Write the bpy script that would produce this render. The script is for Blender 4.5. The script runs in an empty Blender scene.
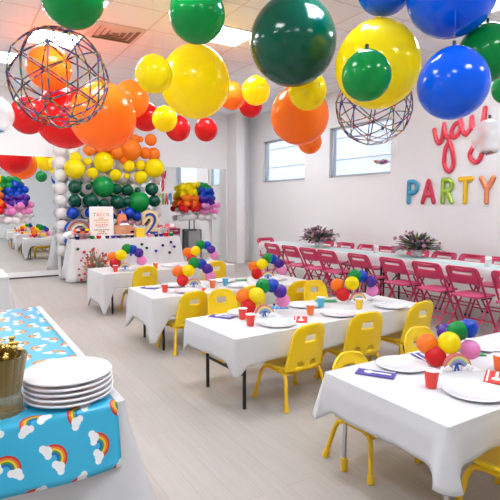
import bpy, bmesh, math, random
from mathutils import Vector, Matrix
random.seed(7)
R = math.radians
sc = bpy.context.scene
COL = sc.collection
PI = math.pi

# ------------------------------------------------------------------ materials
MATS = {}
def srgb(c):
    return tuple(((v/255)/12.92 if v/255 <= .04045 else ((v/255+.055)/1.055)**2.4) for v in c)
def mat(name, rgb, rough=.5, metal=0., spec=.5, coat=0., noise=0., nscale=20, trans=0.):
    if name in MATS: return MATS[name]
    m = bpy.data.materials.new(name); m.use_nodes = True
    nt = m.node_tree; b = nt.nodes['Principled BSDF']
    c = srgb(rgb)
    b.inputs['Base Color'].default_value = (*c, 1)
    b.inputs['Roughness'].default_value = rough
    b.inputs['Metallic'].default_value = metal
    b.inputs['Specular IOR Level'].default_value = spec
    if coat: b.inputs['Coat Weight'].default_value = coat; b.inputs['Coat Roughness'].default_value = .05
    if noise:
        tc = nt.nodes.new('ShaderNodeTexCoord'); n = nt.nodes.new('ShaderNodeTexNoise')
        n.inputs['Scale'].default_value = nscale
        mx = nt.nodes.new('ShaderNodeMix'); mx.data_type = 'RGBA'
        nt.links.new(tc.outputs['Object'], n.inputs['Vector'])
        nt.links.new(n.outputs['Fac'], mx.inputs['Factor'])
        mx.inputs['A'].default_value = (*[v*(1-noise) for v in c], 1)
        mx.inputs['B'].default_value = (*[min(1, v*(1+noise)) for v in c], 1)
        nt.links.new(mx.outputs['Result'], b.inputs['Base Color'])
    if trans:
        out = nt.nodes['Material Output']; t = nt.nodes.new('ShaderNodeBsdfTranslucent')
        t.inputs['Color'].default_value = (*c, 1)
        ms = nt.nodes.new('ShaderNodeMixShader'); ms.inputs['Fac'].default_value = trans
        nt.links.new(b.outputs['BSDF'], ms.inputs[1]); nt.links.new(t.outputs['BSDF'], ms.inputs[2])
        nt.links.new(ms.outputs['Shader'], out.inputs['Surface'])
    MATS[name] = m
    return m
def clear_mat(name, rgb, alpha, rough=.08):
    m = bpy.data.materials.new(name); m.use_nodes = True; nt = m.node_tree
    b = nt.nodes['Principled BSDF']; out = nt.nodes['Material Output']
    b.inputs['Base Color'].default_value = (*srgb(rgb), 1); b.inputs['Roughness'].default_value = rough
    t = nt.nodes.new('ShaderNodeBsdfTransparent'); ms = nt.nodes.new('ShaderNodeMixShader')
    ms.inputs['Fac'].default_value = alpha
    nt.links.new(t.outputs['BSDF'], ms.inputs[1]); nt.links.new(b.outputs['BSDF'], ms.inputs[2])
    nt.links.new(ms.outputs['Shader'], out.inputs['Surface'])
    MATS[name] = m
    return m
def emit_mat(name, rgb, s):
    m = bpy.data.materials.new(name); m.use_nodes = True; nt = m.node_tree
    b = nt.nodes['Principled BSDF']
    b.inputs['Base Color'].default_value = (.8, .8, .8, 1)
    b.inputs['Emission Color'].default_value = (*srgb(rgb), 1); b.inputs['Emission Strength'].default_value = s
    MATS[name] = m
    return m

LATEX = dict(
    red=(232, 36, 40), orange=(255, 142, 40), yellow=(255, 236, 10), green=(14, 158, 72), dark_green=(0, 74, 54),
    blue=(0, 90, 232), royal_blue=(4, 62, 176), navy=(24, 30, 92), purple=(70, 30, 140), pink=(250, 160, 218), white=(250, 247, 246))
def latex(c): return mat('latex_'+c, LATEX[c], rough=.14, spec=.35, coat=(0 if c in ('dark_green', 'blue', 'navy') else .1), trans=(.02 if c in ('dark_green', 'navy', 'royal_blue', 'purple', 'blue') else .36))
M_wall = mat('wall_paint', (238, 238, 238), .75, noise=.012, nscale=1.5)
M_trim = mat('white_trim', (240, 238, 236), .45)
M_alu = mat('window_aluminium', (190, 198, 206), .35, .4)
M_cloth = mat('white_cloth', (224, 222, 223), .85, spec=.2, trans=.1)
M_white = mat('white_plastic', (246, 245, 246), .3)
M_plate = mat('white_glaze', (246, 245, 248), .12, coat=.5)
M_black = mat('black_metal', (22, 22, 24), .4)
M_yel = mat('chair_yellow', (255, 214, 14), .35, coat=.2)
M_yeld = mat('chair_leg_yellow', (240, 190, 22), .35)
M_chrome = mat('chrome', (200, 200, 204), .15, 1.)
M_mag = mat('folding_magenta', (206, 46, 96), .35, coat=.15)
M_mags = mat('folding_seat_pink', (220, 84, 130), .45)
M_mirror = mat('mirror_silver', (240, 243, 243), .01, 1.)
M_gold = mat('gold', (206, 176, 96), .25, 1.)
HASCLIP = {(2.88, 2.94), (3.55, 2.64), (4.18, 2.77), (5.41, 3.31)}
M_clip = mat('black_clip', (20, 22, 20), .4)
M_string = clear_mat('clear_line', (235, 235, 240), .25)
M_bubble = clear_mat('bubble_film', (252, 252, 254), .42)
M_bubble2 = clear_mat('thin_bubble_film', (252, 252, 254), .16)
M_glass = clear_mat('pane_glass', (235, 245, 250), .06, .02)
M_tumbler = clear_mat('clear_acrylic', (240, 248, 250), .3, .05)

# ------------------------------------------------------------------ mesh builder
class MB:
    def __init__(s): s.v = []; s.f = []; s.m = []
    def add(s, vs, fs, mi=0):
        o = len(s.v); s.v += [tuple(v) for v in vs]; s.f += [tuple(i+o for i in f) for f in fs]; s.m += [mi]*len(fs)
        return s
    def box(s, a, b, mi=0, mtx=None):
        (x0, y0, z0), (x1, y1, z1) = a, b
        vs = [(x0,y0,z0),(x1,y0,z0),(x1,y1,z0),(x0,y1,z0),(x0,y0,z1),(x1,y0,z1),(x1,y1,z1),(x0,y1,z1)]
        if mtx: vs = [mtx @ Vector(v) for v in vs]
        return s.add(vs, [(0,3,2,1),(4,5,6,7),(0,1,5,4),(1,2,6,5),(2,3,7,6),(3,0,4,7)], mi)
    def tube(s, path, r, seg=8, mi=0, closed=False, flat=None):
        P = [Vector(p) for p in path]; n = len(P)
        rr = r if isinstance(r, (list, tuple)) else [r]*n
        vs = []; up = None
        for i, p in enumerate(P):
            if closed: t = P[(i+1) % n]-P[i-1]
            else: t = P[min(i+1, n-1)]-P[max(i-1, 0)]
            t.normalize()
            if up is None:
                up = Vector((0,0,1)) if abs(t.z) < .9 else Vector((1,0,0))
            a = t.cross(up)
            if a.length < 1e-4: a = t.cross(Vector((0,1,0)))
            a.normalize(); b = a.cross(t).normalized(); up = b
            for k in range(seg):
                an = 2*PI*k/seg
                d = a*math.cos(an)+b*math.sin(an)
                if flat: d = Vector((d.x*flat[0], d.y*flat[1], d.z*flat[2]))
                vs.append(p+d*rr[i])
        fs = []
        m = n if closed else n-1
        for i in range(m):
            j = (i+1) % n
            for k in range(seg):
                l = (k+1) % seg
                fs.append((i*seg+k, i*seg+l, j*seg+l, j*seg+k))
        if not closed:
            fs.append(tuple(reversed(range(seg)))); fs.append(tuple((n-1)*seg+k for k in range(seg)))
        return s.add(vs, fs, mi)
    def lathe(s, prof, c=(0,0,0), seg=24, mi=0, fn=None):
        vs = []
        for (r, z) in prof:
            for k in range(seg):
                a = 2*PI*k/seg; q = r*(fn(a) if fn else 1)
                vs.append((c[0]+q*math.cos(a), c[1]+q*math.sin(a), c[2]+z))
        fs = []; n = len(prof)
        for i in range(n-1):
            for k in range(seg):
                l = (k+1) % seg
                fs.append((i*seg+k, i*seg+l, (i+1)*seg+l, (i+1)*seg+k))
        if prof[0][0] > 1e-5: fs.append(tuple(reversed(range(seg))))
        if prof[-1][0] > 1e-5: fs.append(tuple((n-1)*seg+k for k in range(seg)))
        return s.add(vs, fs, mi)
    def ball(s, c, r, seg=14, mi=0, sq=(1,1,1)):
        h = seg//2
        prof = [(math.sin(PI*i/h), -math.cos(PI*i/h)) for i in range(h+1)]
        o = len(s.v)
        s.lathe(prof, (0,0,0), seg, mi)
        for i in range(o, len(s.v)):
            x, y, z = s.v[i]; s.v[i] = (c[0]+x*r*sq[0], c[1]+y*r*sq[1], c[2]+z*r*sq[2])
        return s
    def prism(s, out, t0, t1, fn, mi=0):          # outline (u,v) extruded along t; fn(u,v,t)->xyz
        n = len(out)
        vs = [fn(u, v, t0) for u, v in out]+[fn(u, v, t1) for u, v in out]
        fs = [tuple(range(n)), tuple(reversed(range(n, 2*n)))]
        fs += [(i, i+n, (i+1) % n+n, (i+1) % n) for i in range(n)]
        return s.add(vs, fs, mi)
    def mesh(s, name, mats, sharp=.7):
        me = bpy.data.meshes.new(name); me.from_pydata(s.v, [], s.f)
        for m in (mats if isinstance(mats, (list, tuple)) else [mats]): me.materials.append(m)
        me.polygons.foreach_set('material_index', s.m)
        bm = bmesh.new(); bm.from_mesh(me)
        bmesh.ops.remove_doubles(bm, verts=bm.verts, dist=1e-5)
        bmesh.ops.recalc_face_normals(bm, faces=bm.faces)
        bm.to_mesh(me); bm.free()
        me.polygons.foreach_set('use_smooth', [True]*len(me.polygons))
        me.set_sharp_from_angle(angle=sharp)
        return me
    def build(s, name, mats, parent=None, bevel=0, solid=0, sharp=.7, loc=None):
        return link(name, s.mesh(name, mats, sharp), parent, bevel, solid, loc)
def link(name, me, parent=None, bevel=0, solid=0, loc=None):
    o = bpy.data.objects.new(name, me); COL.objects.link(o)
    if parent: o.parent = parent
    if loc: o.location = loc
    if bevel:
        b = o.modifiers.new('bevel', 'BEVEL'); b.width = bevel; b.segments = 2; b.limit_method = 'ANGLE'
    if solid:
        b = o.modifiers.new('solid', 'SOLIDIFY'); b.thickness = solid; b.offset = 0
    return o
def tag(o, label, cat, group=None, kind=None):
    o['label'] = label; o['category'] = cat
    if group: o['group'] = group
    if kind: o['kind'] = kind
    return o
def struct(o): o['kind'] = 'structure'; return o
def thing(name, loc, label, cat, rz=0, group=None):
    o = bpy.data.objects.new(name, None); COL.objects.link(o)
    o.empty_display_size = .05
    o.location = loc; o.rotation_euler = (0, 0, rz)
    return tag(o, label, cat, group)
def copy_tree(o, parent=None):
    c = o.copy(); COL.objects.link(c)
    if parent: c.parent = parent
    for ch in [x for x in KIDS.get(o.name, [])]: copy_tree(ch, c)
    return c
KIDS = {}
def index_kids():
    KIDS.clear()
    for o in COL.objects:
        if o.parent: KIDS.setdefault(o.parent.name, []).append(o)
def place(proto, used, loc, rz, label, group):
    o = proto if not used else copy_tree(proto)
    o.location = loc; o.rotation_euler = (0, 0, rz); o['label'] = label; o['group'] = group
    return o

# ------------------------------------------------------------------ room
XL, XR, YB, YF, ZC = -2.6, 7.0, -3.4, 11.55, 3.88
WIN = [(6.48, 8.20), (9.05, 10.82)]; WZ0, WZ1 = 2.10, 3.14
def floor_mat():
    m = bpy.data.materials.new('oak_planks'); m.use_nodes = True; nt = m.node_tree; b = nt.nodes['Principled BSDF']
    tc = nt.nodes.new('ShaderNodeTexCoord'); mp = nt.nodes.new('ShaderNodeMapping')
    mp.inputs['Rotation'].default_value = (0, 0, R(90))
    br = nt.nodes.new('ShaderNodeTexBrick'); br.offset = .37
    br.inputs['Scale'].default_value = 1; br.inputs['Brick Width'].default_value = 1.5; br.inputs['Row Height'].default_value = .15
    br.inputs['Mortar Size'].default_value = .0015; br.inputs['Bias'].default_value = 0
    br.inputs['Color1'].default_value = (*srgb((184, 177, 171)), 1); br.inputs['Color2'].default_value = (*srgb((176, 169, 163)), 1)
    br.inputs['Mortar'].default_value = (*srgb((162, 154, 147)), 1)
    mp2 = nt.nodes.new('ShaderNodeMapping'); mp2.inputs['Scale'].default_value = (28, 1.6, 1)
    n = nt.nodes.new('ShaderNodeTexNoise'); n.inputs['Scale'].default_value = 1.2; n.inputs['Detail'].default_value = 5
    mx = nt.nodes.new('ShaderNodeMix'); mx.data_type = 'RGBA'; mx.blend_type = 'MULTIPLY'; mx.inputs['Factor'].default_value = .3
    cr = nt.nodes.new('ShaderNodeValToRGB'); cr.color_ramp.elements[0].position = .3; cr.color_ramp.elements[0].color = (.72, .7, .68, 1)
    cr.color_ramp.elements[1].position = .65; cr.color_ramp.elements[1].color = (1, 1, 1, 1)
    L = nt.links.new
    L(tc.outputs['Object'], mp.inputs['Vector']); L(mp.outputs['Vector'], br.inputs['Vector'])
    L(tc.outputs['Object'], mp2.inputs['Vector']); L(mp2.outputs['Vector'], n.inputs['Vector']); L(n.outputs['Fac'], cr.inputs['Fac'])
    L(br.outputs['Color'], mx.inputs['A']); L(cr.outputs['Color'], mx.inputs['B']); L(mx.outputs['Result'], b.inputs['Base Color'])
    b.inputs['Roughness'].default_value = .38
    return m
def ceil_mat():
    m = bpy.data.materials.new('ceiling_tiles'); m.use_nodes = True; nt = m.node_tree; b = nt.nodes['Principled BSDF']
    tc = nt.nodes.new('ShaderNodeTexCoord'); sp = nt.nodes.new('ShaderNodeSeparateXYZ'); L = nt.links.new
    L(tc.outputs['Object'], sp.inputs['Vector'])
    def mth(op, a, bb=None):
        n = nt.nodes.new('ShaderNodeMath'); n.operation = op
        for i, v in enumerate((a, bb)):
            if v is None: continue
            if isinstance(v, (int, float)): n.inputs[i].default_value = v
            else: L(v, n.inputs[i])
        return n.outputs[0]
    def line(ax, off):
        f = mth('FRACT', mth('DIVIDE', mth('SUBTRACT', sp.outputs[ax], off), .68))
        return mth('LESS_THAN', mth('MINIMUM', f, mth('SUBTRACT', 1, f)), .014)
    g = mth('MAXIMUM', line('X', 1.72-.68*10), line('Y', 5.90-.68*20))
    mx = nt.nodes.new('ShaderNodeMix'); mx.data_type = 'RGBA'; L(g, mx.inputs['Factor'])
    n = nt.nodes.new('ShaderNodeTexNoise'); n.inputs['Scale'].default_value = 90; L(tc.outputs['Object'], n.inputs['Vector'])
    m2 = nt.nodes.new('ShaderNodeMix'); m2.data_type = 'RGBA'; L(n.outputs['Fac'], m2.inputs['Factor'])
    m2.inputs['A'].default_value = (*srgb((240, 243, 245)), 1); m2.inputs['B'].default_value = (*srgb((245, 248, 250)), 1)
    L(m2.outputs['Result'], mx.inputs['A']); mx.inputs['B'].default_value = (*srgb((222, 208, 200)), 1)
    L(mx.outputs['Result'], b.inputs['Base Color']); b.inputs['Roughness'].default_value = .85
    return m
struct(MB().box((XL-.2, YB-.2, -.1), (XR+.2, YF+.2, 0)).build('floor', floor_mat()))
struct(MB().box((XL-.2, YB-.2, ZC), (XR+.2, YF+.2, ZC+.1)).build('ceiling', ceil_mat()))
struct(MB().box((XL-.2, YB, 0), (XL, YF, ZC)).build('wall_left', M_wall))
struct(MB().box((XL-.2, YB-.2, 0), (XR+.2, YB, ZC)).build('wall_rear', M_wall))
struct(MB().box((XL-.2, YF, 0), (XR+.2, YF+.2, ZC)).build('wall_back', M_wall))
w = MB()
w.box((XR, YB, 0), (XR+.2, YF, WZ0)); w.box((XR, YB, WZ1), (XR+.2, YF, ZC))
w.box((XR, YB, WZ0), (XR+.2, WIN[0][0], WZ1)); w.box((XR, WIN[0][1], WZ0), (XR+.2, WIN[1][0], WZ1)); w.box((XR, WIN[1][1], WZ0), (XR+.2, YF, WZ1))
struct(w.build('wall_right', M_wall))
for i, (a, b) in enumerate(WIN):
    f = MB(); x0, x1 = XR+.06, XR+.12; t = .045
    f.box((x0, a, WZ0), (x1, a+t, WZ1)); f.box((x0, b-t-.03, WZ0), (x1, b, WZ1)); f.box((x0, a, WZ0), (x1, b, WZ0+t)); f.box((x0, a, WZ1-t), (x1, b, WZ1))
    o = struct(f.build('window_%d' % (i+1), M_alu))
    MB().box((XR+.085, a+t, WZ0+t), (XR+.093, b-t, WZ1-t)).build('pane', M_glass, o)
    MB().box((XR-.012, a, WZ0-.02), (XR+.06, b, WZ0)).build('window_sill', M_trim, o)
struct(MB().box((XL, 11.1, 0), (2.0, YF, ZC)).build('wall_back_left', M_wall))
struct(MB().box((6.34, 11.05, 0), (6.58, YF, ZC)).build('trim_1', M_trim))          # boxed column beside the mirror
struct(MB().box((6.58, YF-.015, 0), (XR, YF, .1)).build('baseboard_back', M_trim))
struct(MB().box((XR-.015, YB, 0), (XR, YF-.015, .1)).build('baseboard_right', M_trim))
struct(MB().box((XL, YB, 0), (XL+.015, YF, .1)).build('baseboard_left', M_trim))
struct(MB().box((XL+.015, YB, 0), (XR-.015, YB+.015, .1)).build('baseboard_rear', M_trim))
# pale building across the street, seen through the clerestory windows
b = MB(); b.box((12.5, -2, -3.5), (16, 24, 5.2))
for k in range(12): b.box((12.47, -2, -3.2+k*.8), (12.5, 24, -3.16+k*.8))
o = thing('neighbouring_building', (0, 0, 0), 'pale sided building standing outside beyond the high windows', 'building')
b.build('facade', mat('pale_siding', (226, 234, 244), .8), o)
MB().box((12.0, -2, 5.2), (16.3, 24, 5.5)).build('eaves', mat('eave_grey', (190, 200, 215), .7), o)

# mirrors
def mirror(x0, x1, z0, z1, label, bottom=True, yw=11.1):
    o = thing('wall_mirror', (x0, yw, 0), label, 'mirror')
    W = x1-x0
    MB().box((.0, -.025, z0), (W, -.001, z1)).build('glass', M_mirror, o)
    f = MB(); f.box((W, -.04, 0), (W+.05, -.001, z1)); f.box((-.02, -.035, z1), (W+.05, -.001, z1+.02))
    if bottom: f.box((0, -.04, .03), (W, -.001, z0))
    f.build('frame', M_trim, o)
    if bottom: MB().box((0, -.05, 0), (W, -.001, .03)).build('base_strip', mat('dark_base', (70, 60, 54), .6), o)
    return o
mirror(-1.6, 1.93, .13, 2.52, 'large wall mirror left of the balloon wall, reflecting the child tables')
mirror(2.05, 5.78, .05, 2.46, 'wide wall mirror behind the dessert table and right balloon rainbow', False, YF)
mirror(5.86, 6.28, .05, 2.46, 'narrow wall mirror panel beside the white corner column', False, YF)

# ceiling lights and vent
M_diff = emit_mat('light_diffuser', (244, 249, 255), 22.0)
lights = [(1.04, 7.26, 'in the wire ball at upper left, behind it'), (.36, 8.62, 'nearest the left mirror, seen at the left edge of the photo'), (3.08, 5.90, 'between the green balloon and the giant dark green balloon'),
  (3.08, 8.62, 'above the balloon wall, behind yellow balloons'), (5.12, 3.18, 'at upper right corner above the pink chairs'), (1.04, 5.90, 'half hidden by the green balloon at upper left'), (5.12, 8.62, 'near the far window corner, behind balloons')]
off = [(3.08, 3.18), (1.04, 3.18), (1.04, .46), (3.08, .46), (5.12, .46), (-1.0, 3.18), (-1., 5.90), (-1., 8.62), (-1., .46)]  # last two are extra unseen lights added to brighten the left floor
lp = thing('ceiling_light', (0, 0, 0), '', 'light')
f = MB(); s = .68; t = .03
f.box((0, 0, -.012), (s, t, -.001)); f.box((0, s-t, -.012), (s, s, -.001)); f.box((0, t, -.012), (t, s-t, -.001)); f.box((s-t, t, -.012), (s, s-t, -.001))
f.build('frame', M_trim, lp); MB().box((t, t, -.008), (s-t, s-t, -.002)).build('diffuser', M_diff, lp)
index_kids()
for i, l in enumerate(lights): place(lp, i, (l[0], l[1], ZC), 0, 'square white ceiling light '+l[2], 'square ceiling lights')
for x, y in off: place(lp, 1, (x, y, ZC), 0, 'square white ceiling light outside the frame above the unseen part of the room', 'square ceiling lights')
v = thing('ceiling_vent', (1.72, 6.58, ZC), 'square louvred air vent in ceiling beside the green balloon', 'vent')
MB().box((.02, .02, -.006), (.66, .66, -.001)).build('backing', mat('vent_dark', (160, 138, 126), .7), v)
for k in range(4):
    a = .02+k*.075; q = MB(); bb = .68-a; tt = .05
    z0 = -.03+.004*k
    def frust(q, a, bb, tt, z0):
        vo = [(a,a,z0+.024),(bb,a,z0+.024),(bb,bb,z0+.024),(a,bb,z0+.024)]; vi = [(a+tt,a+tt,z0),(bb-tt,a+tt,z0),(bb-tt,bb-tt,z0),(a+tt,bb-tt,z0)]
        q.add(vo+vi, [(i, (i+1) % 4, (i+1) % 4+4, i+4) for i in range(4)])
    frust(q, a, bb, tt, z0)
    q.build('louvre', mat('vent_paint', (224, 204, 192), .6), v, solid=.003)

# ------------------------------------------------------------------ balloons
def balloon_profile(n=22):
    pr = []
    for i in range(n+1):
        t = PI*i/n*.985
        r = math.sin(t)*(1-.07*max(0, -math.cos(t))**2); z = -math.cos(t)
        if z > 0: z *= 1.06
        pr.append((max(r, 0 if i == 0 else .03), z))
    z = pr[-1][1]
    return pr+[(.035, z+.015), (.055, z+.06), (.0, z+.062)]
PROF = balloon_profile()
def ceiling_balloon(c, x, y, z, r, label):
    m = MB().lathe([(a*r, b*r) for a, b in PROF], (0, 0, 0), 40)
    o = m.build('balloon', latex(c), None, loc=(x, y, z), sharp=1.2)
    tag(o, label, 'balloon', 'latex balloons hung from the ceiling')
    top = 1.12*r
    if (x, y) in HASCLIP: MB().box((-.014, -.009, top-.012), (.014, .009, top+.03)).build('clip', M_clip, o, bevel=.004)
    zs = ZC-.001-z
    if zs > top+.04: MB().tube([(0, 0, top), (0, 0, zs)], .0007, 5).build('string', M_string, o)
CB = [
('green', 0.89, 4.10, 3.13, 0.240, 'green balloon cut by the top edge, above the left wire ball'),
('green', 1.80, 3.78, 3.07, 0.229, 'green balloon right above the giant yellow balloon'),
('dark_green', 3.13, 4.27, 3.21, 0.448, 'giant dark green balloon at top centre, the only dark one'),
('yellow', 2.64, 5.61, 3.01, 0.429, 'giant yellow balloon beneath the green one, left of centre'),
('yellow', 1.92, 5.10, 2.90, 0.196, 'smaller yellow balloon overlapping the left side of the giant yellow'),
('yellow', 2.68, 6.73, 2.74, 0.179, 'small yellow balloon low under the giant yellow balloon'),
('orange', 3.82, 6.79, 3.20, 0.209, 'orange balloon peeking out right of the giant yellow balloon'),
('yellow', 3.81, 6.08, 3.14, 0.200, 'small yellow balloon left of the giant dark green, over a red one'),
('red', 4.33, 7.07, 3.16, 0.198, 'red balloon showing just below small yellow, left of dark green'),
('orange', 4.02, 5.32, 2.70, 0.385, 'big orange balloon below the giant dark green balloon'),
('yellow', 3.62, 4.64, 2.84, 0.221, 'yellow balloon squeezed between dark green and big orange balloons'),
('orange', 4.69, 5.95, 2.47, 0.181, 'small orange balloon hanging under the big orange one before window'),
('yellow', 3.49, 3.42, 2.82, 0.394, 'giant yellow balloon behind a green one, above right wire ball'),
('green', 2.88, 2.94, 2.54, 0.195, 'green balloon in front of the giant yellow at upper right'),
('blue', 3.51, 3.37, 3.52, 0.257, 'blue balloon cut by top edge above the giant yellow balloon'),
('blue', 3.76, 2.84, 3.34, 0.377, 'largest blue balloon cut by the top edge at right'),
('blue', 3.55, 2.64, 2.50, 0.282, 'blue balloon hanging just above the red script balloon'),
('green', 4.18, 2.77, 2.87, 0.251, 'green balloon behind the lower blue balloon at upper right'),
('green', 5.41, 3.31, 2.82, 0.168, 'green balloon cut by the right edge of the photo'),
('red', 0.90, 6.86, 2.64, 0.227, 'smaller red balloon at left, in front of the white wall'),
('red', 1.52, 7.68, 2.79, 0.441, 'big red balloon seen through the left wire ball'),
('orange', 1.79, 6.67, 2.68, 0.432, 'giant orange balloon at left overlapping the big red'),
('orange', 2.41, 7.40, 3.10, 0.272, 'orange balloon tucked behind the right of the giant orange'),
('orange', 1.23, 7.20, 3.35, 0.292, 'orange balloon framed inside the left wire ball'),
('red', 3.24, 7.57, 2.76, 0.204, 'red balloon right below small yellow, above balloon wall'),
('red', 3.36, 6.78, 2.65, 0.174, 'red balloon hanging over the right balloon rainbow'),
('red', 2.77, 7.76, 2.93, 0.226, 'red balloon half hidden between orange and small yellow balloons')]
for q in CB: ceiling_balloon(*q)
# clear confetti bubbles
confm = [latex(c) for c in ('red', 'orange', 'green', 'blue', 'pink', 'yellow')]
for x, y, z, r, label in [(.48, 6.28, 2.53, .202, 'clear white bubble balloon cut by the left edge of the photo'),
    (4.73, 3.07, 2.21, .173, 'clear white bubble balloon with confetti, overlapping the red script'), (3.64, 3.48, 2.08, .155, 'clear bubble balloon with confetti, in front of the near window')]:
    o = MB().lathe([(a*r, b*r) for a, b in PROF], (0, 0, 0), 40).build('bubble_balloon', M_bubble2 if x < 4 and x > 1 else M_bubble, None, loc=(x, y, z), sharp=1.2)
    tag(o, label, 'balloon', 'clear bubble balloons')
    MB().box((-.012, -.008, 1.1*r), (.012, .008, 1.1*r+.03)).build('clip', M_clip, o)
    MB().tube([(0, 0, 1.12*r), (0, 0, ZC-.001-z)], .0007, 5).build('string', M_string, o)
    cm = MB()
    for k in range(90):
        a = random.random()*2*PI; q = .42*math.sqrt(random.random()); zz = -math.sqrt(1-q*q)*.97+random.random()*.05
        e = Matrix.Translation((q*r*math.cos(a), q*r*math.sin(a), zz*r)) @ Matrix.Rotation(random.random()*3, 4, 'X') @ Matrix.Rotation(random.random()*3, 4, 'Z')
        cm.box((-.014, -.014, -.001), (.014, .014, .001), k % 6, e)
    c = cm.build('confetti', confm, o); c['kind'] = 'stuff'
# wire balls of striped sticks
def stick_mat():
    m = bpy.data.materials.new('striped_sticks'); m.use_nodes = True; nt = m.node_tree; b = nt.nodes['Principled BSDF']
    tc = nt.nodes.new('ShaderNodeTexCoord'); n = nt.nodes.new('ShaderNodeTexVoronoi'); n.inputs['Scale'].default_value = 30
    cr = nt.nodes.new('ShaderNodeValToRGB'); cr.color_ramp.interpolation = 'CONSTANT'
    sp = nt.nodes.new('ShaderNodeSeparateColor'); L = nt.links.new
    L(tc.outputs['Object'], n.inputs['Vector']); L(n.outputs['Color'], sp.inputs['Color']); L(sp.outputs['Red'], cr.inputs['Fac'])
    cols = [(30, 26, 40), (170, 40, 60), (24, 28, 46), (20, 110, 90), (180, 150, 70), (70, 36, 120), (190, 80, 50), (50, 80, 160)]
    e = cr.color_ramp.elements
    while len(e) < len(cols): e.new(.5)
    for i, c in enumerate(cols): e[i].position = i/len(cols); e[i].color = (*srgb(c), 1)
    L(cr.outputs['Color'], b.inputs['Base Color']); b.inputs['Roughness'].default_value = .4
    return m
M_stick = stick_mat()
def wire_ball(x, y, z, r, label, rot):
    o = thing('geometric_ball', (x, y, z), label, 'hanging ornament', 0, 'hanging wire balls')
    bm = bmesh.new(); bmesh.ops.create_icosphere(bm, subdivisions=2, radius=r)
    mt = Matrix.Rotation(rot[0], 3, 'X') @ Matrix.Rotation(rot[1], 3, 'Y') @ Matrix.Rotation(rot[2], 3, 'Z')
    m = MB()
    for e in bm.edges:
        a, b = mt @ e.verts[0].co, mt @ e.verts[1].co
        mid = (a+b)/2; mid = mid*(1+.55*(r/mid.length-1))
        m.tube([a, a.lerp(mid, .55)*1.004, mid, b.lerp(mid, .55)*1.004, b], .0072, 6)
    for vt in bm.verts: m.ball(mt @ vt.co, .010, 8, 1)
    bm.free()
    m.build('stick_lattice', [M_stick, mat('joint_dark', (70, 40, 44), .5)], o)
    MB().tube([(0, 0, r*.97), (0, 0, ZC-.001-z)], .0007, 5).build('string', M_string, o)
wire_ball(.87, 4.65, 2.63, .425, 'see-through ball of striped sticks hanging at upper left before red and orange balloons', (.3, .5, .2))
wire_ball(4.20, 4.16, 2.64, .43, 'see-through ball of striped sticks hanging before the near window', (.8, .1, .6))

# ------------------------------------------------------------------ balloon wall behind the dessert table
unit = {}
def ball_part(c, loc, r, parent, seg=20, rot=None, small=False):
    k = (c, seg)
    if k not in unit:
        unit[k] = MB().lathe([(a, b) for a, b in balloon_profile(seg//2)], (0, 0, 0), seg).mesh('balloon', latex(c), 1.2)
    o = bpy.data.objects.new('balloon', unit[k]); COL.objects.link(o); o.parent = parent
    o.location = loc; o.scale = (r, r, r)
    o.rotation_euler = rot if rot else (random.uniform(.6, 2.2)*-1, random.uniform(-.8, .8), random.uniform(0, 6))
    return o
bw = thing('balloon_wall', (3.08, 11.07, 0), 'balloon wall banded orange, yellow, green and blue behind the dessert table', 'balloon decoration')
G = [('orange',3.94,2.98,.135),('orange',3.70,2.98,.067),('orange',3.47,2.73,.242),('orange',3.81,2.68,.134),('orange',4.00,2.67,.147),('orange',3.16,2.65,.152),('orange',2.58,2.68,.127),('orange',2.79,2.73,.107),('orange',3.57,2.97,.111),('orange',3.27,2.91,.131),('orange',3.31,2.50,.088),('orange',2.97,2.80,.172),
('yellow',2.27,2.27,.209),('yellow',2.29,2.50,.125),('yellow',2.63,2.20,.117),('yellow',2.87,2.44,.215),('yellow',2.54,2.44,.084),('yellow',3.42,2.38,.132),('yellow',3.69,2.41,.112),('yellow',4.02,2.36,.216),('yellow',3.69,2.14,.145),('yellow',3.12,2.17,.131),('yellow',3.37,2.16,.066),
('dark_green',2.26,1.90,.136),('dark_green',2.54,1.90,.064),('green',2.86,1.91,.226),('dark_green',2.25,1.62,.126),('dark_green',2.58,1.60,.160),('dark_green',3.14,1.87,.120),('dark_green',3.38,1.85,.133),('dark_green',3.61,1.85,.067),('dark_green',3.94,1.88,.148),('green',3.63,1.59,.235),('dark_green',4.00,1.61,.137),('dark_green',3.15,1.58,.153),('dark_green',3.38,1.59,.111),('dark_green',2.85,1.54,.108),
('royal_blue',2.20,1.35,.126),('royal_blue',2.15,1.04,.126),('royal_blue',2.55,1.35,.107),('royal_blue',3.42,1.34,.133),('royal_blue',3.58,1.27,.112),('royal_blue',3.26,1.30,.110),('royal_blue',2.12,.77,.105),('royal_blue',2.82,1.30,.130),('navy',3.01,1.28,.087),('navy',3.88,1.27,.114)]
for c, x, z, r in G: ball_part(c, (x-3.08, 10.75-11.07, z), r, bw, 24)
nw = 0
for col in range(9):
    for row in range(9):
        x = 2.02+col*.262; z = .55+row*.265
        if col and z < 1.15: continue
        if any(math.hypot(x-g[1], z-g[2]) < .09 and g[3] > .12 for g in G): continue
        if nw < 53: ball_part('white', (x-3.08, 10.935-11.07, z), .13, bw, 20); nw += 1
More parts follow.
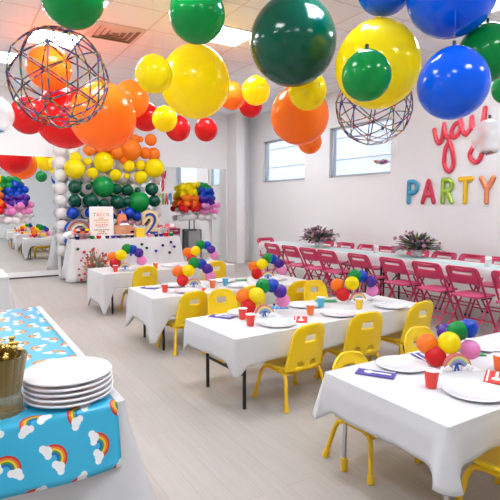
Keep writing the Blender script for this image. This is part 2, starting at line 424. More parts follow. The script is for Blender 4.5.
# balloon rainbows on clouds, one either side
def balloon_rainbow(x, z, label, yw):
    o = thing('balloon_rainbow', (x, yw, z), label, 'balloon decoration', 0, 'balloon rainbows on clouds')
    for c, x0, x1, z0, z1, nx, nz, q in [('yellow', -.45, -.03, .15, .40, 4, 4, .080), ('orange', -.48, -.03, -.07, .07, 5, 2, .086), ('red', -.53, -.03, -.22, -.10, 5, 2, .082), ('green', .0, .27, .25, .40, 3, 3, .080),
        ('royal_blue', .03, .40, .10, .27, 4, 3, .080), ('purple', .03, .41, -.09, .04, 5, 2, .084), ('pink', .05, .50, -.26, -.13, 5, 2, .080), ('white', -.50, -.04, -.42, -.25, 5, 2, .080), ('white', .04, .50, -.42, -.30, 5, 2, .080)]:
        for i in range(nx):
            for k in range(nz):
                tx = (i+.5*(k % 2)+.25)/(nx-.25); bx = x0+(x1-x0)*min(1, tx)+random.uniform(-.02, .02); bz = z0+(z1-z0)*(k/(nz-1))+random.uniform(-.02, .02)
                if c in ('yellow', 'green') and abs(bx) > .3 and bz > .34: bz -= .08
                ball_part(c, (bx, -.10-random.uniform(0, .15)-(.05 if c in ('orange', 'purple', 'red', 'pink') else 0), bz), q*random.uniform(.85, 1.1), o, 14)
    return o
balloon_rainbow(.90, 1.64, 'balloon rainbow with white cloud, cut by the left edge, on left mirror', 11.07)
balloon_rainbow(5.38, 1.63, 'balloon rainbow with two white clouds, on mirror right of dessert table', 11.52)
# made-up stand imitating a grey reflection in the mirror below the right rainbow
o = thing('reflection_standin', (5.28, 11.38, 0), 'made-up grey framed panel imitating a mirror reflection below the right balloon rainbow', 'stand')
MB().box((-.17, -.02, .36), (.17, .02, .86)).build('panel', mat('mesh_grey', (150, 150, 150), .6), o)
f = MB()
for sx in (-1, 1): f.box((sx*.18-.015, -.03, 0), (sx*.18+.015, .03, .9))
f.box((-.19, -.03, .87), (.19, .03, .9)); f.box((-.19, -.03, .33), (.19, .03, .36)); f.box((-.012, -.012, .9), (.012, .012, 1.22)); f.box((-.14, -.012, 1.2), (.14, .012, 1.225))
f.box((-.2, -.1, 0), (-.16, .1, .02)); f.box((.16, -.1, 0), (.2, .1, .02))
f.build('frame', mat('dark_grey', (88, 88, 90), .5), o)

# ------------------------------------------------------------------ tables and cloths
def folding_table(name, x0, x1, y0, y1, h, label, legs='black', group=None, rz=0):
    o = thing(name, ((x0+x1)/2, (y0+y1)/2, 0), label, 'table', rz, group)
    a, b = (x1-x0)/2, (y1-y0)/2
    MB().box((-a, -b, h-.035), (a, b, h)).build('tabletop', M_white, o, bevel=.008)
    if legs == 'black':
        ix, iy = .14 if a > b else .1, .11
        lng = a > b
        for sx in (-1, 1):
            for sy in (-1, 1):
                px, py = (sx*(a-.15), sy*(b-.11)) if lng else (sx*(a-.11), sy*(b-.15))
                MB().tube([(px, py, 0), (px, py, h-.035)], .0145, 10).build('leg', M_black, o)
        for sg in (-1, 1):
            m = MB()
            if lng:
                m.tube([(sg*(a-.15), -(b-.11), h*.45), (sg*(a-.15), (b-.11), h*.45)], .011)
                m.tube([(sg*(a-.15), 0, h*.45), (sg*(a-.52), 0, h-.04)], .009)
            else:
                m.tube([(-(a-.11), sg*(b-.15), h*.45), ((a-.11), sg*(b-.15), h*.45)], .011)
                m.tube([(0, sg*(b-.15), h*.45), (0, sg*(b-.52), h-.04)], .009)
            m.build('brace', M_black, o)
    else:
        for sx in (-1, 1):
            for sy in (-1, 1):
                px, py = sx*(a-.10), sy*(b-.07)
                l = MB().tube([(px, py, h*.5), (px, py, h-.035)], .02, 12).build('leg', M_yeld, o)
                MB().tube([(px, py, .07), (px, py, h*.52)], .0125, 12).build('chrome_rod', M_chrome, l)
                MB().tube([(px, py, 0), (px, py, .075)], .02, 12).build('foot', M_yeld, l)
    return o
def cloth_mesh(x0, x1, y0, y1, h, d, corner, flare=.05, sag=.006, rc=.014, seed=1, ctip=.10, mi=0, sk=None, rip=.004):
    rnd = random.Random(seed)
    a, b = (x1-x0)/2, (y1-y0)/2; cx = cy = 0
    per = []                                     # (x, y, nx, ny, corner weight, side)
    def seg(p, q, nx, ny, side):
        L = math.hypot(q[0]-p[0], q[1]-p[1]); n = max(2, int(L/.02))
        for i in range(n):
            t = i/n; x = p[0]+(q[0]-p[0])*t; y = p[1]+(q[1]-p[1])*t
            dc = min(t, 1-t)*L
            per.append((x, y, nx, ny, max(0, 1-dc/(ctip*1.7)), side, i/n))
    def arc(c, a0):
        for i in range(7):
            an = a0+PI/2*i/6
            per.append((c[0]+rc*math.cos(an), c[1]+rc*math.sin(an), math.cos(an), math.sin(an), 1., -1, 0))
    seg((-a+rc, -b), (a-rc, -b), 0, -1, 0); arc((a-rc, -b+rc), -PI/2)
    seg((a, -b+rc), (a, b-rc), 1, 0, 1); arc((a-rc, b-rc), 0)
    seg((a-rc, b), (-a+rc, b), 0, 1, 2); arc((-a+rc, b-rc), PI/2)
    seg((-a, b-rc), (-a, -b+rc), -1, 0, 3); arc((-a+rc, -b+rc), PI)
    n = len(per); ph = rnd.random()*6
    V = []; F = []
    rows = 9
    zt = h+.005; g = .006
    V.append((cx, cy, zt))
    for r_ in (.5, 1.0):
        for p in per: V.append((cx+p[0]*r_, cy+p[1]*r_, zt))
    for k in range(rows):
        v = (k+1)/rows
        for i, p in enumerate(per):
            s_ = i/n*2*PI
            cw = p[4]
            base = sk.get(p[5], d) if sk else d
            dd = base+(d+corner-base)*cw
            dd += .008*math.sin(s_*9+ph)
            ripple = rip*(math.sin(i*.23+ph)+.5*math.sin(i*.61+2*ph))*v
            o = g*min(1, v*3)+sag*v*(1-.6*cw)+ripple*(1-cw)+flare*cw*cw*v**1.3
            rn = .004*(1-math.cos(min(1., v*2.)*PI))/2
            V.append((cx+p[0]+p[2]*(o+rn), cy+p[1]+p[3]*(o+rn), max(.004, zt-dd*v**1.0)))
    for i in range(n): F.append((0, 1+i, 1+(i+1) % n))
    for k in range(rows+1):
        for i in range(n):
            j = (i+1) % n
            F.append((1+k*n+i, 1+(k+1)*n+i, 1+(k+1)*n+j, 1+k*n+j))
    return MB().add(V, F, mi)
def cloth(x0, x1, y0, y1, h, d, corner, label, mats=None, **kw):
    g = kw.pop('group', None); rz = kw.pop('rz', 0)
    m = cloth_mesh(x0, x1, y0, y1, h, d, corner, **kw)
    o = m.build('tablecloth', mats or M_cloth, None, solid=.003, sharp=.95)
    o.location = ((x0+x1)/2, (y0+y1)/2, 0); o.rotation_euler = (0, 0, rz)
    tag(o, label, 'tablecloth', g)
    return o
TX0, TX1, TH = 1.69, 3.79, .572
TY = [1.28, 2.955, 4.67, 6.73]; TW = .78
TN = ['nearest child table', 'second child table from the front', 'third child table from the front', 'farthest child table by the desserts']
TR = [(1.765, 3.865, 1.272, 2.085, 0), (1.645, 3.80, 2.99, 3.76, R(3.2)), (1.70, 3.80, 4.66, 5.47, 0), (1.72, 3.82, 6.70, 7.48, R(2))]
for i, (x0, x1, y0, y1, rz) in enumerate(TR):
    folding_table('activity_table' if i == 0 else 'folding_table', x0, x1, y0, y1, TH,
        ['low table with yellow and chrome legs under white cloth, nearest the camera', 'low black-legged folding table, second from the front', 'low black-legged folding table, third from the front', 'low black-legged folding table, farthest, by the dessert table'][i],
        'yellow' if i == 0 else 'black', 'child tables', rz)
    cloth(x0, x1, y0, y1, TH, [.175, .205, .205, .20][i], [.085, .06, .24, .36][i], 'white tablecloth hanging over the '+TN[i], seed=i+3, flare=[.06, .01, .03, .0][i], group='white cloths on the child tables', ctip=[.04, .045, .10, .08][i], sk={3: [.20, .19, .30, .44][i]}, rz=rz)

# kids' chairs
def kid_chair():
    o = thing('child_chair', (0, 0, 0), '', 'chair')
    # seat: scooped rounded square
    n = 14; vs = []; fs = []
    for j in range(n+1):
        for i in range(n+1):
            u, v = i/n*2-1, j/n*2-1
            uu = u*math.sqrt(1-.28*v*v*abs(v)); vv = v*math.sqrt(1-.28*u*u*abs(u))
            w_ = .165+.012*vv
            vs.append((uu*w_, .0+vv*.16, .262-.016*(1-u*u)*(1-v*v)-(.015*max(0, vv)**4)))
    for j in range(n):
        for i in range(n): a = j*(n+1)+i; fs.append((a, a+1, a+n+2, a+n+1))
    MB().add(vs, fs).build('seat', M_yel, o, solid=.016, sharp=1.5)
    # backrest with hand slot and arched openings at its foot
    nu, nv = 24, 26; vs = []; fs = []
    for j in range(nv+1):
        v = j/nv
        hw = (.172-.030*v)*(1 if v < .70 else math.sqrt(max(.0, 1-((v-.70)/.30)**2.6*.66)))
        for i in range(nu+1):
            u = i/nu*2-1
            z = .252+.335*v - (.012*u*u*max(0, v-.6)/.4)
            y = -.150-.075*v+.028*(u*u)
            vs.append((u*hw, y, z))
    for j in range(nv):
        for i in range(nu):
            u = (i+.5)/nu*2-1; v = (j+.5)/nv
            if abs(u) < .30 and .60 < v < .76: continue
            if .06 < v < .20 and ((abs(u)-.36)/.20)**2+((v-.07)/.13)**2 < 1: continue
            a = j*(nu+1)+i; fs.append((a, a+1, a+nu+2, a+nu+1))
    MB().add(vs, fs).build('backrest', M_yel, o, solid=.014, sharp=1.5)
    for sx in (-1, 1):
        for sy in (-1, 1):
            fx, fy = sx*.20, (.17 if sy > 0 else -.18)
            p = [(sx*.15, 0, .237), (sx*.152, sy*.07, .239), (sx*.158, sy*.115, .228), (sx*.166, sy*.137, .19), (fx, fy, .0)]
            l = MB().tube(p, .0135, 10).build('leg', M_yeld, o)
            d = Vector(p[4])-Vector(p[3]); d.normalize(); e = Vector(p[4])
            MB().tube([e, e-d*.045], [.02, .0175], 10).build('foot', M_yeld, l)
    for yy in (-.12, .1): MB().tube([(-.15, yy, .235), (.15, yy, .235)], .011).build('seat_rail', M_yeld, o)
    return o
kc = kid_chair(); index_kids()
SEATS = [  # table, side, x, y, rz, label
 (0, 'f', 2.09, 2.02, PI+.05, 'yellow child chair facing the camera across the nearest child table, left one'),
 (0, 'f', 2.90, 2.17, PI-.03, 'yellow child chair behind the balloon centrepiece of the nearest child table'),
 (0, 'n', 2.30, 1.27, .1, 'yellow child chair cut by the bottom right corner, at the nearest table'),
 (1, 'n', 2.24, 3.05, .10, 'yellow child chair at the near left of second table, whole from behind'),
 (1, 'n', 2.90, 3.08, -.12, 'yellow child chair in the middle of the second table, near side'),
 (1, 'n', 3.58, 3.12, .05, 'yellow child chair at the near right end of second table'),
 (1, 'f', 2.38, 4.26, PI, 'yellow child chair facing the camera behind the left end of second table'),
 (1, 'f', 3.60, 4.24, PI, 'yellow child chair facing the camera behind the right of second table'),
 (2, 'n', 2.08, 4.75, .08, 'yellow child chair seen from behind, near left of the third table'),
 (2, 'n', 2.82, 4.75, -.06, 'yellow child chair mid near side of third table, behind an orange balloon'),
 (2, 'n', 3.46, 4.75, 0, 'yellow child chair near right of third table, behind dark balloons'),
 (3, 'n', 2.28, 6.76, .06, 'yellow child chair at near left of farthest child table'),
 (3, 'n', 3.40, 6.78, .0, 'yellow child chair at near right of farthest table, behind a centrepiece'),
]
CS = [1.03, 1.06, 1.1, 1.1, 1.12, 1.14, 1.1, 1.1, 1.1, 1.1, 1.1, 1.16, 1.16]
for k, (t, s, x, y, rz, lb) in enumerate(SEATS): 
    o = place(kc, k, (x, y, 0), rz, lb, 'yellow child chairs'); o.scale = (CS[k],)*3

# table settings
def paper_cup():
    o = thing('paper_cup', (0, 0, 0), '', 'cup')
    return o
def cup(x, y, z, c, label):
    o = thing('paper_cup', (x, y, z), label, 'cup', 0, 'coloured paper cups')
    cm = {'red': mat('cup_red', (236, 66, 54), .5), 'orange': mat('cup_orange', (240, 118, 50), .5), 'blue': mat('cup_blue', (84, 176, 206), .5), 'yellow': mat('cup_yellow', (250, 204, 50), .5)}[c]
    h = .088
    MB().lathe([(.0, 0), (.027, 0), (.0375, h), (.034, h-.004), (.025, .006), (0, .006)], (0, 0, 0), 20).build('cup_body', cm, o)
    MB().lathe([(.0365, h-.003), (.039, h-.001), (.0392, h+.003), (.037, h+.004), (.0345, h), (.0365, h-.003)], (0, 0, 0), 20).build('rim', M_white, o)
TZ = TH+.012
cup(2.08, TY[0]+.33, TZ, 'red', 'red paper cup before the centrepiece on the nearest child table')
cup(2.63, TY[0]+.30, TZ, 'orange', 'orange paper cup at the right edge of the photo, nearest child table')
cup(1.96, TY[1]+.25, TZ, 'red', 'red paper cup at the left front of the second child table')
cup(2.60, TY[1]+.31, TZ, 'orange', 'orange paper cup midway along the second child table')
cup(2.88, TY[1]+.51, TZ, 'blue', 'light blue paper cup behind the orange one, second child table')
cup(3.13, TY[1]+.27, TZ, 'yellow', 'yellow paper cup, the only yellow one, second child table')
cup(2.02, TY[1]+.47, TZ, 'red', 'red paper cup half hidden behind another red one, second child table')
cup(1.94, TY[2]+.27, TZ, 'red', 'red paper cup at the left end of the third child table')
cup(2.51, TY[2]+.26, TZ, 'orange', 'orange paper cup right of the left centrepiece, third child table')
cup(2.71, TY[2]+.32, TZ, 'blue', 'light blue paper cup on the third child table')
cup(1.95, TY[3]+.10, TZ, 'red', 'red paper cup at the left end of the farthest child table')
cup(2.55, TY[3]+.12, TZ, 'orange', 'orange paper cup on the farthest child table')
M_charger = mat('pearl_white', (236, 236, 242), .2, coat=.4)
def plate_mb(r=.152):
    return MB().lathe([(0, 0), (r*.55, 0), (r*.62, .004), (r*.98, .013), (r, .016), (r*.985, .018), (r*.64, .009), (r*.58, .005), (0, .005)], (0, 0, 0), 40)
pm = plate_mb().mesh('dinner_plate', M_charger)
PL = [(0, 2.20, .17, 'near left'), (0, 2.22, .645, 'far left'), (0, 2.95, .17, 'near middle'), (0, 2.98, .64, 'far middle'),
      (1, 2.17, .19, 'near left'), (1, 2.82, .20, 'near middle'), (1, 3.45, .19, 'near right'), (1, 2.14, .64, 'far left'), (1, 2.78, .64, 'far middle'), (1, 3.45, .62, 'far right'),
      (2, 2.17, .2, 'near left'), (2, 2.83, .2, 'near middle'), (2, 2.18, .62, 'far left'), (2, 2.84, .62, 'far middle'), (2, 3.46, .4, 'right'),
      (3, 2.2, .2, 'near left'), (3, 2.85, .3, 'middle')]
for t, x, dy, s in PL:
    tag(link('dinner_plate', pm, loc=(x, TY[t]+dy, TH+.0075)), 'white plate at the %s setting of the %s' % (s, TN[t]), 'plate', 'white plates on the child tables')
def napkin(t, x, dy, rz, c, label):
    o = thing('party_napkin', (x, TY[t]+dy, TH+.0085), label, 'napkin', rz, 'folded party napkins')
    cm = {'purple': mat('napkin_purple', (84, 70, 150), .7), 'red': mat('napkin_red', (226, 62, 52), .7), 'blue': mat('napkin_blue', (60, 140, 200), .7), 'green': mat('napkin_green', (50, 150, 90), .7), 'teal': mat('napkin_teal', (70, 170, 190), .7)}[c]
    MB().box((-.105, -.055, 0), (.105, .055, .006)).build('folded_paper', cm, o, bevel=.002)
    if c in ('purple', 'red'):
        q = MB().box((-.02, -.012, .006), (.085, .004, .0085)); q.lathe([(.024, 0), (.024, .0025), (0, .0025)], (-.04, -.004, .006), 14); q.box((-.1, .035, .006), (.1, .045, .0085))
        q.build('white_utensil_pattern', M_white, o)
napkin(0, 1.99, .63, -1.0, 'purple', 'purple napkin with white marks at the left of the nearest table')
napkin(0, 2.46, .66, 1.2, 'purple', 'purple napkin behind the red balloon on the nearest table')
napkin(0, 2.50, .24, .5, 'red', 'red napkin right of the near plate on the nearest table')
napkin(0, 2.80, .62, 1.3, 'green', 'green napkin at the right edge on the nearest table')
napkin(1, 1.92, .64, -1.0, 'purple', 'purple napkin at the left end of the second child table')
napkin(1, 2.42, .21, .9, 'red', 'red napkin beside the near left plate of the second table')
napkin(1, 2.52, .70, -.5, 'blue', 'blue napkin left of the blue cup on second table')
napkin(1, 3.10, .70, -.5, 'green', 'green napkin right of the blue cup on second table')
napkin(2, 1.90, .62, -1.0, 'purple', 'purple napkin at the left end of third child table')
napkin(2, 2.32, .20, .9, 'red', 'red napkin at the near side of third child table')
napkin(2, 3.05, .60, -.5, 'green', 'green napkin near the right centrepiece of third table')

# centrepieces
BANDS = [(214, 120, 120), (236, 180, 120), (238, 222, 150), (150, 196, 160), (130, 160, 206), (170, 150, 200)]
bandm = [mat('band_%d' % i, c, .6) for i, c in enumerate(BANDS)]
def centerpiece(x, y, label, s=1., flip=0, lay=None):
    o = thing('balloon_centerpiece', (x, y, TH+.007), label, 'centrepiece', flip, 'balloon rainbow centrepieces')
    lay = lay or [('red', -.105, -.02, .07, .060), ('orange', -.135, .03, .145, .060), ('yellow', -.04, -.03, .168, .062), ('green', .025, .03, .228, .060), ('royal_blue', .10, .03, .215, .056), ('purple', .155, -.01, .175, .055), ('pink', .185, .0, .095, .056)]
    for c, bx, by, bz, r in lay:
        j = lambda k: random.uniform(-.012, .012)
        ball_part(c, (bx*s+j(0), by*s+j(0), bz*s+j(0)), r*s, o, 22)
    for i, m in enumerate(bandm):
        pass
    q = MB()
    for i in range(6):
        r1 = .085-i*.008; r0 = r1-.008
        n = 14
        out = [(r1*math.cos(PI*k/n), r1*math.sin(PI*k/n)) for k in range(n+1)]+[(r0*math.cos(PI*k/n), r0*math.sin(PI*k/n)) for k in range(n, -1, -1)]
        for k in range(n):
            a0, a1 = PI*k/n, PI*(k+1)/n
            quad = [(r1*math.cos(a0), r1*math.sin(a0)), (r1*math.cos(a1), r1*math.sin(a1)), (r0*math.cos(a1), r0*math.sin(a1)), (r0*math.cos(a0), r0*math.sin(a0))]
            q.prism(quad, -.014, .014, lambda u, v, t: (u, -.085+t, .02+v), i)
    q.build('rainbow_arch', bandm, o)
    for sx in (-1, 1):
        c = MB()
        for dx, dz, r in ((-.022, .018, .018), (.0, .024, .024), (.022, .018, .018)): c.ball((sx*.065+dx, -.088, dz-.0005), r, 10, sq=(1, .9, 1))
        c.build('cloud', M_white, o)
    bo = MB().ball((-.017, -.085, .05), .017, 10, sq=(1, .6, .8)).ball((.017, -.085, .05), .017, 10, sq=(1, .6, .8)).ball((0, -.088, .05), .009, 8)
    bo.tube([(0, -.085, .05), (-.012, -.088, .004)], .006, 6).tube([(0, -.085, .05), (.012, -.088, .004)], .006, 6)
    bo.build('bow', mat('bow_blue', (50, 110, 190), .5), o)
    MB().box((-.15, -.105, 0), (.15, .08, .004)).build('base_card', M_white, o)
    sup = MB()
    for c, bx, by, bz, r in lay: sup.tube([(bx*.6*s, min(by*s, .06), .003), (bx*s, by*s, bz*s)], .0025, 5)
    sup.build('balloon_sticks', M_white, o)
centerpiece(2.44, TY[0]+.50, 'balloon rainbow centrepiece on the nearest child table', 1.0, -.35, [('red', -.095, -.02, .07, .060), ('orange', -.125, .03, .135, .060), ('yellow', -.015, -.03, .155, .064), ('green', .085, .03, .205, .060), ('royal_blue', .155, .04, .205, .058), ('purple', .06, .13, .165, .055), ('pink', .145, -.02, .09, .058)])
centerpiece(2.24, TY[1]+.53, 'left balloon rainbow centrepiece on second child table', 1.1, -.25)
centerpiece(3.32, TY[1]+.55, 'right balloon rainbow centrepiece on second child table', 1.1, -.25)
centerpiece(2.36, TY[2]+.48, 'left balloon rainbow centrepiece on third child table', 1.15, -.25)
centerpiece(3.42, TY[2]+.55, 'right balloon rainbow centrepiece on third child table', 1.15, -.25)
centerpiece(2.16, TY[3]+.35, 'left balloon rainbow centrepiece on farthest child table', 1.3, -.25)
centerpiece(3.40, TY[3]+.42, 'right balloon rainbow centrepiece on farthest child table', 1.3, -.25)

# ------------------------------------------------------------------ long adult table and magenta folding chairs
AX0, AX1, AH = 5.40, 6.02, .745
for y0, y1, lb in [(2.25, 5.38, 'nearer'), (5.40, 8.50, 'farther')]:
    folding_table('banquet_table', AX0, AX1, y0, y1, AH, '%s half of the long white table along the window wall' % lb, 'black', 'long banquet tables')
cloth(AX0, AX1, 2.25, 8.50, AH, .10, .06, 'white tablecloth on the long table along the window wall', seed=9, flare=.02, sag=.008)
o = MB().box((5.60, 2.4, 0), (5.86, 8.3, .002)).build('table_runner', mat('runner_teal', (196, 224, 222), .8, noise=.12, nscale=14), None, loc=(0, 0, AH+.0068)); tag(o, 'pale teal patterned runner along the long table', 'runner')
def fold_chair():
    o = thing('folding_chair', (0, 0, 0), '', 'chair')
    top, bot = Vector((0, -.24, .80)), Vector((0, .20, 0.)); d = (bot-top)
    pt = lambda x, z: (x, -.24+.44*(.80-z)/.80, z)
    # backrest panel with slot between posts
    n = Vector((0, d.z, -d.y)).normalized()*-1
    nu, nv = 20, 10; vs = []; fs = []
    for j in range(nv+1):
        z = .605+.175*j/nv
        for i in range(nu+1):
            u = i/nu*2-1; p = pt(u*(.19-.012*(j/nv)**4), z); vs.append((p[0], p[1]-.022*(1-u*u), p[2]))
    for j in range(nv):
        for i in range(nu):
            if 3 <= i < nu-3 and j in (6, 7): continue
            a = j*(nu+1)+i; fs.append((a, a+1, a+nu+2, a+nu+1))
    MB().add(vs, fs).build('backrest', M_mag, o, solid=.012, sharp=1.4)
    for s_ in (-1, 1):
        path = [pt(s_*.17, .797), pt(s_*.195, .785), pt(s_*.208, .755), pt(s_*.208, .4), pt(s_*.208, .0)]
        fp = MB().tube(path, .0135, 8).build('frame_post', M_mag, o)
        MB().tube([pt(s_*.208, .03), pt(s_*.208, 0)], .0165, 8).build('foot_cap', M_black, fp)
        rl = MB().tube([(s_*.188, .09, .425), (s_*.188, -.22, 0)], .0115, 8).build('leg', M_mag, o)
        MB().tube([(s_*.188, -.198, .03), (s_*.188, -.22, 0)], .0145, 8).build('foot_cap', M_black, rl)
        MB().box((s_*.196-.006, -.12, .425), (s_*.196+.006, .09, .44)).build('hinge_bar', M_black, o)
    MB().tube([pt(-.17, .797), pt(.17, .797)], .0135, 8).build('top_rail', M_mag, o)
    MB().tube([pt(-.205, .13), pt(.205, .13)], .010, 8).build('front_stretcher', M_mag, o)
    MB().tube([(-.188, -.135, .115), (.188, -.135, .115)], .010, 8).build('rear_stretcher', M_mag, o)
    q = MB(); out = []
    for (cx, cy, a0) in ((.15, .17, 0), (-.15, .17, 90), (-.155, -.14, 180), (.155, -.14, 270)):
        for k in range(6): a = R(a0+18*k); out.append((cx+.035*math.cos(a), cy+.035*math.sin(a)))
    q.prism(out, .440, .462, lambda u, v, t: (u, v, t)).build('seat', M_mags, o, bevel=.006)
    return o
fc = fold_chair(); index_kids()
ORD = ['first', 'second', 'third', 'fourth', 'fifth', 'sixth', 'seventh', 'eighth', 'ninth', 'tenth']
ys = [7.55, 6.98, 6.46, 5.98, 5.27, 4.63, 4.07, 3.56, 2.98, 2.42]
for k, y in enumerate(ys):
    place(fc, k, (5.29, y, 0), -PI/2+random.uniform(-.04, .04), 'magenta folding chair on the near side of long table, %s from its far end' % ORD[k], 'magenta folding chairs')
ys2 = [7.55, 6.98, 6.44, 5.98, 5.30, 4.81, 4.33, 3.86, 3.20]
for k, y in enumerate(ys2):
    place(fc, 1, (6.19, y, 0), PI/2+random.uniform(-.04, .04), 'magenta folding chair against the window wall across the long table, %s from its far end' % ORD[k], 'magenta folding chairs')
place(fc, 1, (5.86, 8.74, 0), PI, 'magenta folding chair at the far head of the long table', 'magenta folding chairs')

def leafy(name, loc, label, rad, hgt, cols, seed, vase=None, cat='plant', n=150):
    rnd = random.Random(seed)
    o = thing(name, loc, label, cat)
    bz = 0
    if vase: MB().lathe([(0, 0), (.06, 0), (.085, .05), (.09, .11), (.08, .11), (.075, .05), (0, .02)], (0, 0, 0), 16).build('vase', vase, o); bz = .07
    groups = {}
    for k in range(n):
        c = cols[rnd.randrange(len(cols))]
        a = rnd.random()*2*PI; el = rnd.uniform(.02, 1.0)
        L = rnd.uniform(.5, 1.)*rad
        tip = Vector((math.cos(a)*L*math.cos(el*1.2), math.sin(a)*L*math.cos(el*1.2), bz+hgt*math.sin(el*1.4)*rnd.uniform(.6, 1)))
        st = Vector((0, 0, bz)); p = []
        for i in range(5):
            t = i/4; q = st.lerp(tip, t); q.z += .05*math.sin(t*PI); p.append(q)
        g = groups.setdefault(c[0], (MB(), c[1]))
        if c[2] == 'leaf':
            g[0].tube(p, [.002, .003, .011, .013, .001], 4, flat=(1, 1, .5))
        else:
            g[0].tube(p, .0025, 4); g[0].ball(p[-1], rnd.uniform(.016, .030), 8)
    for nm, (mb, m) in groups.items(): mb.build(nm, m, o)
    return o
lf = ('green_leaves', mat('leaf_green', (76, 100, 62), .6), 'leaf'); lp_ = ('purple_leaves', mat('leaf_purple', (74, 58, 78), .6), 'leaf')
ly = ('lime_leaves', mat('leaf_lime', (150, 150, 76), .6), 'leaf'); bl = ('mauve_blossoms', mat('blossom_mauve', (176, 130, 150), .7), 'b'); lg = ('grey_leaves', mat('leaf_grey', (120, 116, 124), .6), 'leaf')
leafy('flower_arrangement', (5.74, 6.98, AH+.009), 'green and mauve leafy arrangement at the far part of the long table', .42, .34, [lf, lp_, ly, bl, lp_, lg, lf, bl], 3, M_tumbler, n=260)
leafy('flower_arrangement', (5.86, 4.86, AH+.009), 'darker purple leafy arrangement on the nearer part of the long table', .42, .34, [lp_, lp_, ly, bl, lg, lf, lg], 5, M_tumbler, n=260)
for x, y, lb in [(5.80, 5.62, 'left of the nearer flower arrangement'), (5.68, 3.62, 'at the right edge of the photo')]:
    o = thing('glass_vase', (x, y, AH+.009), 'small clear glass vase on the long table, '+lb, 'vase')
    MB().lathe([(0, 0), (.04, 0), (.045, .09), (.042, .09), (.037, .008), (0, .008)], (0, 0, 0), 16).build('glass', M_tumbler, o)
    q = MB()
    for k in range(7): q.ball((.022*math.cos(k), .022*math.sin(k), .095+.01*(k % 3)), .02, 8)
    q.build('white_flowers', M_white, o)

# ------------------------------------------------------------------ wall letters
M_foil = lambda n, c: mat('foil_'+n, c, .2, .4, coat=.6)
def foil(name, strokes, r, m, loc, label, cat, flat=(.55, 1, 1)):
    q = MB()
    for st in strokes:
        pts = [(0, a, b) for a, b in st]
        if len(pts) == 2:
            a, b = Vector(pts[0]), Vector(pts[1]); pts = [a.lerp(b, i/4) for i in range(5)]
        P = [Vector(p) for p in pts]
        rr = [r]*len(P)
        q.tube(P, rr, 14, flat=flat)
        for e in (P[0], P[-1]): q.ball(e, r*1.0, 14, sq=(.55, 1, 1))
    o = q.build(name, m, None, loc=loc, sharp=1.4)
    return tag(o, label, cat)
def spline(pts, n=6):
    out = []; P = [Vector((p[0], p[1], 0)) for p in pts]
    for i in range(len(P)-1):
        p0 = P[max(i-1, 0)]; p1 = P[i]; p2 = P[i+1]; p3 = P[min(i+2, len(P)-1)]
        for k in range(n):
            t = k/n
            v = .5*((2*p1)+(-p0+p2)*t+(2*p0-5*p1+4*p2-p3)*t*t+(-p0+3*p1-3*p2+p3)*t**3); out.append((v.x, v.y))
    out.append((P[-1].x, P[-1].y)); return out
H_ = .36; r_ = .041                 # letters run towards -y (left to right as seen)
def arcpts(cx, cz, rx, rz, a0, a1, n=9): return [(cx+rx*math.cos(R(a0+(a1-a0)*k/n)), cz+rz*math.sin(R(a0+(a1-a0)*k/n))) for k in range(n+1)]
LET = dict(
 P=([[(.09, 0), (.09, H_)], [(.09, H_)]+arcpts(.02, H_*.74, .11, H_*.26, 90, -90)[0:0]+[(.0, H_)]+arcpts(-.0, H_*.73, -.085, H_*.27, 90, -90)+[(.09, H_*.46)]], (64, 160, 196), 'blue', 5.923),
 A=([[(.115, 0), (.0, H_)], [(.0, H_), (-.115, 0)], [(.07, H_*.33), (-.07, H_*.33)]], (222, 60, 92), 'red', 5.595),
 R=([[(.085, 0), (.085, H_)], [(.085, H_), (.0, H_)]+arcpts(-.0, H_*.75, -.08, H_*.25, 90, -90)+[(.085, H_*.5)], [(.01, H_*.5), (-.085, 0)]], (158, 196, 58), 'lime green', 5.22),
 T=([[(0, 0), (0, H_)], [(.10, H_), (-.10, H_)]], (250, 200, 30), 'yellow', 4.89),
 Y=([[(0, 0), (0, H_*.5)], [(0, H_*.5), (.10, H_)], [(0, H_*.5), (-.10, H_)]], (242, 146, 96), 'orange', 4.525))
for ch, (st, c, cn, y) in LET.items():
    foil('foil_letter_balloon', st, r_, M_foil('letter_'+ch, c), (6.976, y, 1.568), '%s foil letter %s on the wall, in the word PARTY' % (cn, ch), 'letter balloon')['group'] = 'foil letters spelling PARTY'
YAY = [[(5.52,2.77),(5.48,2.63),(5.42,2.54),(5.36,2.60),(5.33,2.84)],[(5.33,2.84),(5.30,2.66),(5.23,2.58),(5.29,2.42),(5.30,2.19),(5.22,2.07),(5.13,2.16),(5.16,2.40),(5.23,2.58),(5.17,2.64)],[(5.05,2.83),(5.12,2.81),(5.18,2.72),(5.17,2.63),(5.10,2.61),(5.03,2.72),(5.02,2.86)],[(5.02,2.86),(4.98,2.68),(4.92,2.62)],[(4.92,2.62),(4.85,2.71),(4.83,2.88)],[(4.83,2.88),(4.80,2.72),(4.73,2.66),(4.65,2.77),(4.61,2.98)],[(4.61,2.98),(4.62,2.72),(4.62,2.50),(4.63,2.32),(4.69,2.19),(4.78,2.20),(4.84,2.30),(4.79,2.42),(4.72,2.50),(4.58,2.60)]]
q = foil('script_balloon', [spline(s) for s in YAY], .039, M_foil('script', (232, 60, 84)), (6.979, 0, 0), 'red cursive script foil balloon reading yay on the wall', 'script balloon')

